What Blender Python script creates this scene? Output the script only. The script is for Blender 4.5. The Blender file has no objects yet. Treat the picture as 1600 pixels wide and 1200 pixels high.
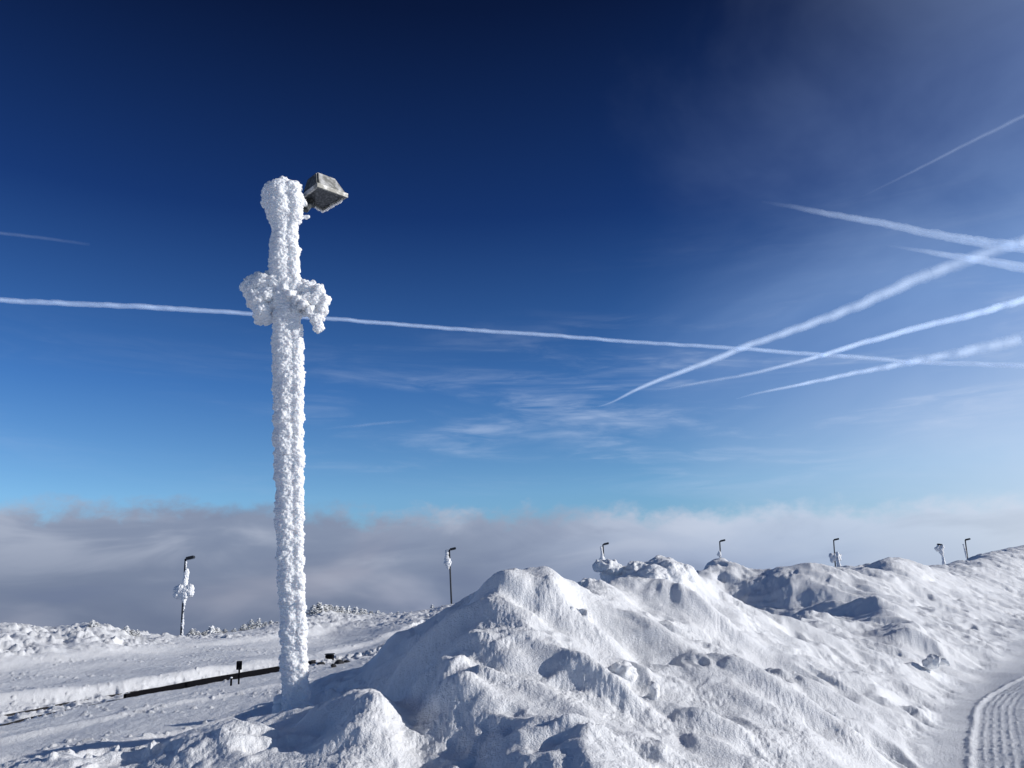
import bpy, bmesh, math, random
import numpy as np
from mathutils import Vector, Matrix
R = math.radians
scene = bpy.context.scene
COL = scene.collection
random.seed(7)

# ---------------------------------------------------------------- camera
F_PX = 1250.0; CX, CY = 800.0, 600.0
CAM = Vector((0, 0, 1.7)); PITCH = R(15.2); ROLL = R(2.4)
_R0 = Vector((1, 0, 0)); _U0 = Vector((0, -math.sin(PITCH), math.cos(PITCH))); FW = Vector((0, math.cos(PITCH), math.sin(PITCH)))
UP = _U0 * math.cos(ROLL) + _R0 * math.sin(ROLL); RT = _R0 * math.cos(ROLL) - _U0 * math.sin(ROLL)
cd = bpy.data.cameras.new('camera'); cam = bpy.data.objects.new('camera', cd); COL.objects.link(cam)
cd.sensor_width = 36; cd.lens = 36 * F_PX / 1600; cd.clip_start = 0.05; cd.clip_end = 300000
M = Matrix((RT, UP, -FW)).transposed().to_4x4(); M.translation = CAM; cam.matrix_world = M
scene.camera = cam

# ---------------------------------------------------------------- sun
SUN_AZ, SUN_EL = R(95), R(18)      # azimuth clockwise from +Y
sd = bpy.data.lights.new('sun', 'SUN'); sun = bpy.data.objects.new('sun', sd); COL.objects.link(sun)
sd.energy = 4.0; sd.angle = R(0.53); sd.color = (1.0, 0.955, 0.9)
sdir = Vector((math.sin(SUN_AZ) * math.cos(SUN_EL), math.cos(SUN_AZ) * math.cos(SUN_EL), math.sin(SUN_EL)))
sun.rotation_euler = sdir.to_track_quat('Z', 'Y').to_euler(); sun.location = (30, 0, 30)
scene.view_settings.view_transform = 'Standard'; scene.view_settings.look = 'None'
scene.view_settings.exposure = 0.0; scene.view_settings.gamma = 1
scene.cycles.transparent_max_bounces = 32

# ---------------------------------------------------------------- node helpers
class NT:
    def __init__(s, tree): s.t = tree; s.n = tree.nodes; s.l = tree.links
    def put(s, sock, v):
        if hasattr(v, 'is_linked') or isinstance(v, bpy.types.NodeSocket): s.l.new(v, sock)
        else: sock.default_value = v
    def m(s, op, a, b=None, c=None, clamp=False):
        n = s.n.new('ShaderNodeMath'); n.operation = op; n.use_clamp = clamp
        s.put(n.inputs[0], a)
        if b is not None: s.put(n.inputs[1], b)
        if c is not None: s.put(n.inputs[2], c)
        return n.outputs[0]
    def vec(s, x, y, z):
        n = s.n.new('ShaderNodeCombineXYZ'); s.put(n.inputs[0], x); s.put(n.inputs[1], y); s.put(n.inputs[2], z); return n.outputs[0]
    def noise(s, v, scale, detail=4, rough=0.55, dist=0.0):
        n = s.n.new('ShaderNodeTexNoise'); s.put(n.inputs['Vector'], v); n.inputs['Scale'].default_value = scale
        n.inputs['Detail'].default_value = detail; n.inputs['Roughness'].default_value = rough; n.inputs['Distortion'].default_value = dist
        return n.outputs['Fac']
    def ss(s, v, a, b, o0=0.0, o1=1.0):
        n = s.n.new('ShaderNodeMapRange'); n.interpolation_type = 'SMOOTHSTEP'; s.put(n.inputs[0], v)
        s.put(n.inputs[1], a); s.put(n.inputs[2], b); n.inputs[3].default_value = o0; n.inputs[4].default_value = o1
        return n.outputs[0]
    def mix(s, f, a, b, mode='MIX'):
        n = s.n.new('ShaderNodeMix'); n.data_type = 'RGBA'; n.blend_type = mode
        s.put(n.inputs[0], f); s.put(n.inputs[6], a); s.put(n.inputs[7], b); return n.outputs[2]
    def ramp(s, v, stops, interp='LINEAR'):
        n = s.n.new('ShaderNodeValToRGB'); s.put(n.inputs[0], v); e = n.color_ramp.elements; n.color_ramp.interpolation = interp
        while len(e) < len(stops): e.new(0.5)
        for k, (p, c) in enumerate(stops): e[k].position = p; e[k].color = (*c, 1) if len(c) == 3 else c
        return n.outputs[0]
def lin(r, g, b):
    f = lambda c: (c / 255 / 12.92) if c / 255 <= 0.04045 else ((c / 255 + 0.055) / 1.055) ** 2.4
    return (f(r), f(g), f(b), 1)

# ---------------------------------------------------------------- world: clear sky, high veil, bank of cloud below the summit
w = bpy.data.worlds.new("World"); scene.world = w; w.use_nodes = True
N = NT(w.node_tree)
sk = N.n.new('ShaderNodeTexSky'); sk.sky_type = 'NISHITA'; sk.sun_disc = False
sk.sun_elevation = SUN_EL; sk.sun_rotation = SUN_AZ; sk.altitude = 1100; sk.dust_density = 0.3; sk.ozone_density = 2
tc = N.n.new('ShaderNodeTexCoord').outputs['Generated']
sep = N.n.new('ShaderNodeSeparateXYZ'); N.l.new(tc, sep.inputs[0])
X, Y, Z = sep.outputs
el = N.m('MULTIPLY', N.m('ARCSINE', Z), 57.29578)
az = N.m('MULTIPLY', N.m('ARCTAN2', X, Y), 57.29578)
hz = N.m('COSINE', N.m('MULTIPLY', N.m('SUBTRACT', az, 84.0), 1 / 57.29578))      # 1 toward the sun's side, -1 away
e90 = N.m('DIVIDE', el, 90.0, clamp=True)
ratio = N.ramp(e90, [(0.0, (.62, .82, 1.0)), (0.083, (.74, 1.06, 1.32)), (0.167, (.36, .70, 1.16)), (0.30, (.105, .25, .60)),
                     (0.45, (.05, .092, .23)), (0.62, (.06, .10, .20)), (1.0, (.14, .19, .28))])
base = N.mix(1.0, N.mix(1.0, sk.outputs[0], (0.1, 0.1, 0.1, 1), 'MULTIPLY'), ratio, 'MULTIPLY')
sv = N.vec(N.m('MULTIPLY', az, 0.05), N.m('MULTIPLY', el, 0.2), 3.0)
# sun-side veil
warp = N.noise(N.vec(N.m('MULTIPLY', az, 0.045), N.m('MULTIPLY', el, 0.07), 1.7), 1.0, 5, 0.55, 0.4)
vside = N.ss(N.m('ADD', N.m('SUBTRACT', az, N.m('MULTIPLY', N.m('SUBTRACT', el, 14.0), 0.2)), N.m('MULTIPLY', N.m('SUBTRACT', warp, 0.5), 30.0)), 7.0, 48.0)
vlow = N.ss(el, 40.0, 6.0, 0.72, 1.0)
veil = N.m('MULTIPLY', N.m('MULTIPLY', vside, vlow), N.ss(az, 150.0, 90.0))
vcol = N.ramp(e90, [(0.0, lin(222, 228, 240)[:3]), (0.09, lin(205, 220, 243)[:3]), (0.2, lin(150, 182, 230)[:3]), (0.34, lin(118, 142, 190)[:3]), (0.47, lin(122, 138, 170)[:3]), (1.0, lin(60, 72, 105)[:3])])
c1 = N.mix(N.m('MULTIPLY', veil, 0.92), base, vcol)
# thin high cirrus, brushed along the horizon
cw = N.noise(N.vec(N.m('MULTIPLY', az, 0.08), N.m('MULTIPLY', el, 0.12), 9.0), 1.0, 3, 0.5)
cn = N.noise(N.vec(N.m('ADD', N.m('MULTIPLY', az, 0.055), N.m('MULTIPLY', cw, 0.6)), N.m('ADD', N.m('MULTIPLY', el, 0.42), N.m('MULTIPLY', az, 0.028)), 0.3), 1.0, 7, 0.6, 0.6)
cn2 = N.noise(N.vec(N.m('ADD', N.m('MULTIPLY', az, 0.16), N.m('MULTIPLY', el, 0.1)), N.m('MULTIPLY', el, 1.1), 4.4), 1.0, 6, 0.6, 0.8)
band = N.m('MULTIPLY', N.ss(el, 5.0, 11.5), N.ss(el, 21.0, 13.0))
cir = N.m('MULTIPLY', N.m('MULTIPLY', N.ss(cn, 0.44, 0.72), N.ss(cn2, 0.3, 0.68)), N.m('ADD', N.m('MULTIPLY', band, N.ss(az, -25.0, 12.0, 0.12, 0.95)), N.m('MULTIPLY', N.ss(az, -5.0, 30.0, 0.0, 0.10), N.ss(el, 30.0, 20.0))))
c2 = N.mix(N.m('MULTIPLY', cir, 0.6, clamp=True), c1, lin(196, 212, 240))
# bank of cloud
bn = N.noise(N.vec(N.m('MULTIPLY', az, 0.16), N.m('MULTIPLY', el, 0.22), 2.0), 1.0, 7, 0.6, 0.3)
bn2 = N.noise(N.vec(N.m('MULTIPLY', az, 0.6), N.m('MULTIPLY', el, 0.9), 7.0), 1.0, 5, 0.6, 0.2)
htop = N.m('ADD', N.m('MULTIPLY', N.m('SUBTRACT', bn, 0.5), 4.0), N.m('MULTIPLY', N.m('SUBTRACT', bn2, 0.5), 2.4))
elp = N.m('SUBTRACT', N.m('SUBTRACT', el, htop), N.m('ADD', N.ss(az, -22.0, 4.0, 0.0, -1.1), N.ss(az, 4.0, 34.0, 0.0, -1.2)))
bank = N.ss(elp, 7.75, 5.9)
bt = N.noise(N.vec(N.m('MULTIPLY', az, 0.06), N.m('MULTIPLY', el, 0.13), 5.0), 1.0, 4, 0.5, 0.3)
bvert = N.ss(N.m('ADD', el, N.m('MULTIPLY', N.m('SUBTRACT', bt, 0.5), 5.0)), -2.5, 6.5)
bdark = N.mix(bvert, lin(106, 118, 144), lin(136, 149, 174))
bwarm = N.mix(N.m('MULTIPLY', N.ss(bt, 0.45, 0.68), N.ss(el, 7.0, 3.5)), bdark, lin(152, 157, 176))
blight = N.mix(bvert, lin(150, 168, 205), lin(200, 212, 232))
bright = N.ss(N.m('ADD', az, N.m('MULTIPLY', N.m('SUBTRACT', bt, 0.5), 22.0)), -16.0, 26.0)
bcol = N.mix(bright, bwarm, blight)
bn3 = N.noise(N.vec(N.m('MULTIPLY', az, 0.11), N.m('MULTIPLY', el, 0.36), 12.0), 1.0, 5, 0.5, 0.5)
bcol = N.mix(N.m('MULTIPLY', N.ss(bn3, 0.45, 0.70), N.ss(el, 1.0, 6.0, .1, .38)), bcol, lin(210, 217, 232))
bcol = N.mix(N.m('MULTIPLY', N.ss(bn3, 0.48, 0.30), N.ss(el, 1.0, 6.0, .35, .25)), bcol, lin(104, 118, 150))
bcol = N.mix(N.ss(az, 20.0, 42.0, 0.0, 0.7), bcol, lin(226, 231, 242))
c3 = N.mix(N.m('MULTIPLY', bank, N.ss(az, 8.0, 36.0, 1.0, 0.75)), c2, bcol)
bg = N.n['Background']; N.l.new(c3, bg.inputs[0]); bg.inputs[1].default_value = 1.0

# ---------------------------------------------------------------- geometry helpers
def ray(px, py): return FW + RT * ((px - CX) / F_PX) + UP * ((CY - py) / F_PX)
def at(px, py, Yd):
    d = ray(px, py); return CAM + d * (Yd / d.y)
def atz(px, py, z):
    d = ray(px, py); return CAM + d * ((z - CAM.z) / d.z)
_perm = np.random.RandomState(3).permutation(256).astype(np.int32); _perm = np.concatenate([_perm, _perm, _perm])
_g3 = np.random.RandomState(5).normal(size=(256, 3)); _g3 /= np.linalg.norm(_g3, axis=1)[:, None]; _g3 = _g3.astype(np.float32)
_a = np.random.RandomState(9).rand(256) * 2 * math.pi; _g2 = np.stack([np.cos(_a), np.sin(_a)], 1).astype(np.float32)
def perlin2(x, y):
    xi = np.floor(x).astype(np.int32); yi = np.floor(y).astype(np.int32); xf = (x - xi).astype(np.float32); yf = (y - yi).astype(np.float32)
    u = xf**3 * (xf * (xf * 6 - 15) + 10); v = yf**3 * (yf * (yf * 6 - 15) + 10)
    def g(dx, dy):
        h = _perm[_perm[(xi + dx) & 255] + ((yi + dy) & 255)]; q = _g2[h]; return q[..., 0] * (xf - dx) + q[..., 1] * (yf - dy)
    a = g(0, 0); b = g(1, 0); c = g(0, 1); d = g(1, 1)
    return (a + u * (b - a) + v * (c - a + u * (a - b - c + d))) * 1.5
def perlin3(p):
    pi = np.floor(p).astype(np.int32); f = (p - pi).astype(np.float32); u = f**3 * (f * (f * 6 - 15) + 10)
    out = 0
    for dx in (0, 1):
        for dy in (0, 1):
            for dz in (0, 1):
                h = _perm[_perm[_perm[(pi[:, 0] + dx) & 255] + ((pi[:, 1] + dy) & 255)] + ((pi[:, 2] + dz) & 255)]
                q = _g3[h]; d = q[:, 0] * (f[:, 0] - dx) + q[:, 1] * (f[:, 1] - dy) + q[:, 2] * (f[:, 2] - dz)
                wx = u[:, 0] if dx else 1 - u[:, 0]; wy = u[:, 1] if dy else 1 - u[:, 1]; wz = u[:, 2] if dz else 1 - u[:, 2]
                out = out + d * wx * wy * wz
    return out * 1.6
def sstep(x, a, b):
    t = np.clip((x - a) / (b - a), 0, 1); return t * t * (3 - 2 * t)

def mesh_np(name, V, Fq, mat, parent=None, smooth=True):
    me = bpy.data.meshes.new(name); V = np.asarray(V, np.float32); Fq = np.asarray(Fq, np.int32); k = Fq.shape[1]
    me.vertices.add(len(V)); me.vertices.foreach_set('co', V.ravel())
    me.loops.add(Fq.size); me.loops.foreach_set('vertex_index', Fq.ravel())
    me.polygons.add(len(Fq)); me.polygons.foreach_set('loop_start', np.arange(0, Fq.size, k, dtype=np.int32))
    if smooth: me.polygons.foreach_set('use_smooth', np.ones(len(Fq), bool))
    me.update(); me.validate(); me.materials.append(mat)
    o = bpy.data.objects.new(name, me); COL.objects.link(o)
    if parent: o.parent = parent
    return o
def obj_bm(name, bm, mat, parent=None, smooth=False):
    me = bpy.data.meshes.new(name); bm.to_mesh(me); bm.free(); me.materials.append(mat)
    if smooth:
        for p in me.polygons: p.use_smooth = True
    o = bpy.data.objects.new(name, me); COL.objects.link(o)
    if parent: o.parent = parent
    return o
def empty(name, loc, rotz=0):
    o = bpy.data.objects.new(name, None); COL.objects.link(o); o.location = loc; o.rotation_euler = (0, 0, rotz); o.empty_display_size = 0.3; return o
def tag(o, label=None, cat=None, group=None, kind=None):
    if label: o['label'] = label
    if cat: o['category'] = cat
    if group: o['group'] = group
    if kind: o['kind'] = kind
    return o
def add_box(bm, c, s, rot=None, bev=0.0):
    r = bmesh.ops.create_cube(bm, size=1.0)['verts']
    m = Matrix.Translation(Vector(c)) @ (rot.to_4x4() if rot else Matrix()) @ Matrix.Diagonal((*s, 1))
    bmesh.ops.transform(bm, matrix=m, verts=r)
    if bev:
        ed = list({e for v in r for e in v.link_edges}); bmesh.ops.bevel(bm, geom=ed, offset=bev, segments=2, affect='EDGES')
def add_tube(bm, pts, rads, seg=12):
    rings = []; T0 = (Vector(pts[-1]) - Vector(pts[0])).normalized(); ref = Vector((0, 1, 0)) if abs(T0.y) < .8 else Vector((1, 0, 0))
    for i, p in enumerate(pts):
        p = Vector(p); a = Vector(pts[max(i - 1, 0)]); b = Vector(pts[min(i + 1, len(pts) - 1)]); t = (b - a).normalized()
        e1 = t.cross(ref).normalized(); e2 = e1.cross(t); r = rads[i] if hasattr(rads, '__len__') else rads
        rings.append([bm.verts.new(p + e1 * (math.cos(2 * math.pi * k / seg) * r) + e2 * (math.sin(2 * math.pi * k / seg) * r)) for k in range(seg)])
    for a, b in zip(rings, rings[1:]):
        for k in range(seg): bm.faces.new((a[k], a[(k + 1) % seg], b[(k + 1) % seg], b[k]))
    bm.faces.new(rings[0][::-1]); bm.faces.new(rings[-1])
def add_ball(bm, c, r, sub=2):
    r = (r, r, r) if not hasattr(r, '__len__') else r
    bmesh.ops.create_icosphere(bm, subdivisions=sub, radius=1.0, matrix=Matrix.Translation(Vector(c)) @ Matrix.Diagonal((*r, 1)))
def rime_mesh(name, bm, voxel, octs, mat, parent=None, squash=1.0, seed=0.0, smooth_it=0):
    """fuse the shapes in bm into one skin and roughen it: octs = [(size, amplitude, kind)]"""
    tmp = bpy.data.meshes.new('tmp'); bm.to_mesh(tmp); bm.free()
    o = bpy.data.objects.new('tmp', tmp); COL.objects.link(o)
    md = o.modifiers.new('r', 'REMESH'); md.mode = 'VOXEL'; md.voxel_size = voxel
    if smooth_it:
        sm = o.modifiers.new('s', 'SMOOTH'); sm.factor = 0.5; sm.iterations = smooth_it
    dg = bpy.context.evaluated_depsgraph_get(); dg.update()
    me = bpy.data.meshes.new_from_object(o.evaluated_get(dg)); bpy.data.objects.remove(o); bpy.data.meshes.remove(tmp)
    me.name = name; n = len(me.vertices)
    for (sz, amp, kind) in octs:
        co = np.empty(n * 3, np.float32); me.vertices.foreach_get('co', co); co = co.reshape(-1, 3)
        no = np.empty(n * 3, np.float32); me.vertices.foreach_get('normal', no); no = no.reshape(-1, 3)
        q = co / sz + seed + 7.3 * sz; q[:, 2] *= squash
        d = perlin3(q)
        if kind == 'b': d = np.abs(d) * 2 - 0.45          # rounded crumbs
        elif kind == 'r': d = 0.45 - np.abs(d) * 2
        co = co + no * (d * amp)[:, None]; me.vertices.foreach_set('co', co.ravel()); me.update()
    me.polygons.foreach_set('use_smooth', np.ones(len(me.polygons), bool)); me.materials.clear(); me.materials.append(mat)
    o = bpy.data.objects.new(name, me); COL.objects.link(o)
    if parent: o.parent = parent
    return o

# ---------------------------------------------------------------- materials
def mat(name, col, rough=0.6, metal=0.0, spec=0.3):
    m = bpy.data.materials.new(name); m.use_nodes = True; b = m.node_tree.nodes['Principled BSDF']
    b.inputs['Base Color'].default_value = (*col, 1); b.inputs['Roughness'].default_value = rough; b.inputs['Metallic'].default_value = metal
    b.inputs['Specular IOR Level'].default_value = spec
    return m, NT(m.node_tree), b
def snow_mat(name, scales, sss=0.0, spec=0.25):
    m, T, b = mat(name, (.84, .86, .89), 0.55, 0, spec)
    g = T.n.new('ShaderNodeNewGeometry').outputs['Position']
    prev = None
    for (sc, dist, st, det) in scales:
        bp = T.n.new('ShaderNodeBump'); bp.inputs['Distance'].default_value = dist; bp.inputs['Strength'].default_value = st
        T.l.new(T.noise(g, sc, det, 0.6), bp.inputs['Height'])
        if prev: T.l.new(prev, bp.inputs['Normal'])
        prev = bp.outputs[0]
    T.l.new(prev, b.inputs['Normal'])
    v = T.noise(g, 1.3, 5, 0.6)
    T.l.new(T.mix(v, (.80, .825, .86, 1), (.90, .91, .92, 1)), b.inputs['Base Color'])
    if sss:
        b.inputs['Subsurface Weight'].default_value = sss; b.inputs['Subsurface Radius'].default_value = (0.10, 0.09, 0.085); b.inputs['Subsurface Scale'].default_value = 1.0
    return m
M_SNOW = snow_mat('packed_snow', [(30, 0.03, 0.45, 4), (75, 0.014, 0.7, 3)])
M_RIME = snow_mat('rime_ice', [(60, 0.012, 0.5, 5)], sss=0.6, spec=0.3)
M_RIMEFAR = snow_mat('rime_far', [(14, 0.05, 0.6, 4)])
M_DARK, T, b = mat('dark_painted_steel', (.035, .04, .05), 0.55, 0.3)
M_STEEL, T, b = mat('galvanised_steel', (.42, .43, .42), 0.5, 0.2)
g = T.n.new('ShaderNodeTexCoord').outputs['Object']
T.l.new(T.mix(T.ss(T.noise(g, 9, 6, 0.65), 0.42, 0.62), (.24, .24, .22, 1), (.62, .62, .60, 1)), b.inputs['Base Color'])
M_HOUS, T, b = mat('shade_toned_lamp_side', (.06, .065, .07), 0.6)  # frost-mottled; on the housing its dark tone paints in the side's shade
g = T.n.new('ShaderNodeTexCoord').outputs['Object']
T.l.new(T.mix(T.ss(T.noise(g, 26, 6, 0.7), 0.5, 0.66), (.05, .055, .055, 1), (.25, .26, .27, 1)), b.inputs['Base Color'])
M_GLASS, T, b = mat('frosted_lamp_glass', (.05, .055, .06), 0.35)
g = T.n.new('ShaderNodeTexCoord').outputs['Object']
T.l.new(T.mix(T.ss(T.noise(g, 34, 8, 0.75), 0.47, 0.6), (.035, .04, .045, 1), (.17, .18, .19, 1)), b.inputs['Base Color'])
M_RAIL, T, b = mat('dark_rail', (.028, .026, .028), 0.8, 0, .1)
M_WOOD, T, b = mat('tarred_timber', (.007, .007, .009), 1.0, 0, .02)
M_FIR, T, b = mat('fir_needles', (.02, .032, .03), 0.8)
M_BARK, T, b = mat('bark', (.05, .04, .035), 0.9)

# ---------------------------------------------------------------- terrain: control points read off the place (pixel, pixel, distance)
P = []           # world points
def cp(px, py, Yd): P.append(at(px, py, Yd))
def cz(px, py, z): P.append(atz(px, py, z))
def cw_(x, y, z): P.append(Vector((x, y, z)))
# near ridge under the mast
for q in [(60,1215,5.9),(150,1200,6.2),(200,1188,6.6),(300,1158,7.0),(380,1130,7.6),(440,1110,8.6),(472,1108,8.6),(520,1100,7.9),(560,1090,7.4),(590,1093,7.1),(622,1130,6.9),(645,1175,6.5),(660,1200,6.3),
          (300,1205,6.1),(400,1180,6.6),(500,1150,7.0),(600,1180,6.2),(450,1205,6.0),(560,1210,5.8),(500,1112,8.3),(455,1112,9.1)]: cp(*q)
# dark spur to the right of the mast
for q in [(487,1072,11.0),(520,1056,11.3),(560,1049,11.4),(585,1038,11.2),(540,1088,9.9),(500,1096,9.8),(600,1075,9.3),(620,1100,8.4),(640,1130,7.4)]: cp(*q)
# main pile: skyline
for q in [(610,1003,11.0),(640,992,10.9),(668,986,10.8),(700,962,10.4),(735,937,10.0),(762,908,9.6),(775,901,9.5),(800,901,9.3),(822,910,9.3),(836,912,9.3),(850,905,9.5),(868,907,9.5),(875,913,9.6),(905,924,10.4),(940,912,11.6),(960,905,12.2),(990,900,12.6)]: cp(*q)
# main pile: face
for q in [(790,930,9.0),(840,935,9.0),(740,960,9.0),(700,1000,8.9),(650,1040,9.0),(780,1000,8.4),(860,980,8.8),(900,960,9.5),(880,1020,8.2),(960,970,10.0),(1000,950,11.2),
          (700,1060,7.7),(800,1060,7.6),(900,1080,7.3),(680,1120,7.0),(760,1130,6.7),(860,1150,6.3),(950,1150,6.5),(720,1200,5.8),(820,1210,5.6),(950,1210,5.6),
          (980,1030,8.9),(1000,1100,7.7),(1060,1000,10.2),(1100,1060,8.9),(1080,1150,6.9),(1060,1210,6.1),(1180,1150,7.5),(1180,1210,6.6),(1200,1080,9.0),(1280,1150,8.2),(1290,1210,7.0),(1340,1160,8.4)]: cp(*q)
# spur running down to the path
for q in [(1020,882,13.2),(1055,884,13.2),(1085,905,13.0),(1112,935,12.8),(1110,960,12.0),(1150,955,12.6),(1190,985,12.3),(1160,1020,10.8),(1240,1010,12.0),(1260,1060,10.6),(1300,1050,11.6),(1330,1100,10.2),(1370,1090,11.0),(1040,930,11.8),(1080,960,11.3)]: cp(*q)
# second mound and beyond
for q in [(1080,905,24.8),(1095,890,25),(1115,883,25),(1140,885,24.8),(1180,901,24.3),(1220,893,23.9),(1260,893,23.5),(1300,897,23.3),(1345,894,25.2),(1375,876,28.3),(1400,873,30),(1425,878,30.5),(1455,890,32),
          (1130,905,24.4),(1150,932,23.6),(1220,912,23.2),(1200,942,22.5),(1280,925,22.1),(1260,955,21.4),(1330,935,21.8),(1320,972,19.6),(1380,950,19.8),(1370,1000,16),(1420,930,24),(1430,980,18.5),(1410,1045,13.8),(1440,1020,15.5),
          (1480,930,27),(1490,970,21.5),(1500,1005,17.8),(1540,950,27),(1550,985,21.5),(1590,930,34),(1590,965,27)]: cp(*q)
for q in [(1095,905,28),(1120,896,28),(1160,905,27.8),(1190,914,27.4),(1225,908,27),(1262,906,27.5),(1300,908,28),(1345,904,30),(1385,884,33.5),(1425,888,35),
          (1470,894,44),(1500,888,48),(1530,880,54),(1570,868,60),(1605,862,66),(1400,880,44),(1340,890,44),(1280,893,38)]: cp(*q)
for q in [(775,925,10.8),(800,925,10.8),(830,930,10.9),(860,925,11),(890,935,11.6),(1020,900,15),(1050,902,15)]: cp(*q)
for (x, y, z) in [(4.2,18.2,1.2),(6.3,18.4,1.2),(8.2,17.6,1.0)]: cw_(x, y, z)
for q in [(1470,888,37),(1495,879,40),(1530,868,45),(1570,858,50),(1600,853,54),(1640,850,58),(1720,846,64),(1640,930,36),(1700,920,42),(1680,960,30)]: cp(*q)
# valley behind the piles, open ground
for (x, y, z) in [(-1.6,14,.25),(.8,14.5,.3),(3,17,.5),(-2,18,.15),(1,22,.3),(4.8,18,.9),(5,26,.6),(2,34,.3),(10,36,.9),(0,50,.1),(10,60,.6),(22,64,1.2),(-4,12,.12),(-3.3,10.5,.2)]: cw_(x, y, z)
# groomed path
for q in [(1420,1180,.02),(1400,1215,.02),(1450,1120,.03),(1480,1080,.05),(1530,1150,0),(1560,1100,.02),(1590,1180,0),(1600,1060,.08),(1530,1050,.08),(1590,1020,.15),(1700,1060,.1),(1700,1150,0),(1900,1050,.1),(1750,1010,.3),(1900,980,.4)]: cz(*q)
# left plain
for q in [(0,1190,0),(100,1180,.02),(200,1150,.02),(300,1130,.05),(400,1105,.08),(0,1140,-.02),(150,1120,0),(300,1095,0),(420,1070,0),(0,1100,0),(200,1080,0),(400,1040,0),(520,1030,0),(-200,1150,0),(-200,1100,0),
          (0,1062,.1),(200,1040,.1),(400,1012,.1),(520,996,.1)]: cz(*q)
# far left bank
for q in [(-150,985,34),(-60,990,33),(0,990,33),(40,990,33.5),(80,998,34.5),(130,988,36),(165,988,37),(210,999,39),(260,1001,42),(320,1000,46),(380,992,50),(430,982,54),(488,968,58),(505,962,58),(530,964,59),(560,968,63),(620,968,68),(680,958,76),(715,955,80),
          (0,1025,28.5),(100,1022,31),(200,1018,34),(300,1012,38),(400,1000,44),(500,990,50)]: cp(*q)
for (x, y, z) in [(-35,50,-3),(-20,70,-4),(-5,100,-5),(-60,40,-4),(10,100,-3),(-90,90,-14),(0,160,-16),(60,150,-6),(120,110,0),(150,200,-16),(-200,0,-20),(300,100,-16),(-300,300,-60),(300,400,-60),(0,450,-70),
                  (0,-200,-8),(200,-200,-8),(-200,-250,-20),(75,90,3.2),(70,60,3.2),(40,100,1.5),
                  (1.5,1.5,0),(-1.5,1.5,0),(-2,-2,0),(2,-2,0),(0,-5,0),(-6,-3,0),(6,-3,0),(0,3.3,.05),(3.5,3,0),(-4,3,.02),(1.5,4.1,.12),(-1.6,4.2,.15),(12,6,0),(20,0,0),(-14,3,0),(-12,8,0),(12,-12,0),(-12,-14,0),(30,20,.3),(40,32,.7),(0,-30,0),(40,-20,0),(-40,-15,0)]: cw_(x, y, z)
P = np.array([tuple(p) for p in P])
def warpc(x, y):
    r = np.sqrt(x * x + y * y) + 0.8; L = np.log(r); th = np.arctan2(x, y)
    return np.stack([np.sin(th) * (L + .6) * 1.6, np.cos(th) * (L + .6) * 1.6], -1) if False else np.stack([x / r * L * 2.2, y / r * L * 2.2], -1)
W = warpc(P[:, 0], P[:, 1]).astype(np.float64)
def phi(d2, ): return np.where(d2 > 1e-12, 0.5 * d2 * np.log(np.maximum(d2, 1e-12)), 0)
K = phi(((W[:, None] - W[None]) ** 2).sum(-1)); nP = len(P)
A = np.zeros((nP + 3, nP + 3)); A[:nP, :nP] = K + np.eye(nP) * 0.0002; A[:nP, nP] = 1; A[:nP, nP + 1:] = W; A[nP, :nP] = 1; A[nP + 1:, :nP] = W.T
# heights are compressed far out so one smooth surface serves all distances
hs = lambda x, y: (np.sqrt(x * x + y * y) + 3.0) / 10.0
sol = np.linalg.solve(A, np.concatenate([P[:, 2] / hs(P[:, 0], P[:, 1]), [0, 0, 0]]))
def base_h(x, y):
    sh = x.shape; x = x.ravel(); y = y.ravel(); out = np.empty(len(x))
    for s in range(0, len(x), 40000):
        q = warpc(x[s:s + 40000], y[s:s + 40000]); d2 = ((q[:, None] - W[None]) ** 2).sum(-1)
        out[s:s + 40000] = phi(d2) @ sol[:nP] + sol[nP] + q @ sol[nP + 1:]
    return (out * hs(x, y)).reshape(sh)

Q = 1.0
ths = np.concatenate([np.arange(-38.5, 38.5, 0.056 / Q), np.arange(38.5, 321.5, 1.2)])
def rseg(a, b, step): n = int(math.log(b / a) / step); return np.exp(np.linspace(math.log(a), math.log(b), n, endpoint=False))
rs = np.concatenate([rseg(.4, 3.6, .05), rseg(3.6, 16, .0034 / Q), rseg(16, 90, .0046 / Q), rseg(90, 900, .05)])
TH, RR = np.meshgrid(np.radians(ths), rs)
GX = RR * np.sin(TH); GY = RR * np.cos(TH)
# smooth base on a coarser lattice then interpolate (it is smooth)
kt = max(1, 5); kr = 5
ti = np.unique(np.concatenate([np.arange(0, len(ths), kt), np.arange(len(ths) - 240, len(ths)), [len(ths) - 1]])); ri = np.unique(np.concatenate([np.arange(0, len(rs), kr), [len(rs) - 1]]))
B0 = base_h(GX[np.ix_(ri, ti)], GY[np.ix_(ri, ti)])
B1 = np.array([np.interp(np.arange(len(ths)), ti, row) for row in B0])
GZ = np.array([np.interp(np.arange(len(rs)), ri, col) for col in B1.T]).T
# blur away the lattice kinks a little
for ax in (0, 1):
    for _ in range(2):
        GZ = (np.roll(GZ, 1, ax) + 2 * GZ + np.roll(GZ, -1, ax)) / 4 if ax == 1 else np.concatenate([GZ[:1], (GZ[:-2] + 2 * GZ[1:-1] + GZ[2:]) / 4, GZ[-1:]])

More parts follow.
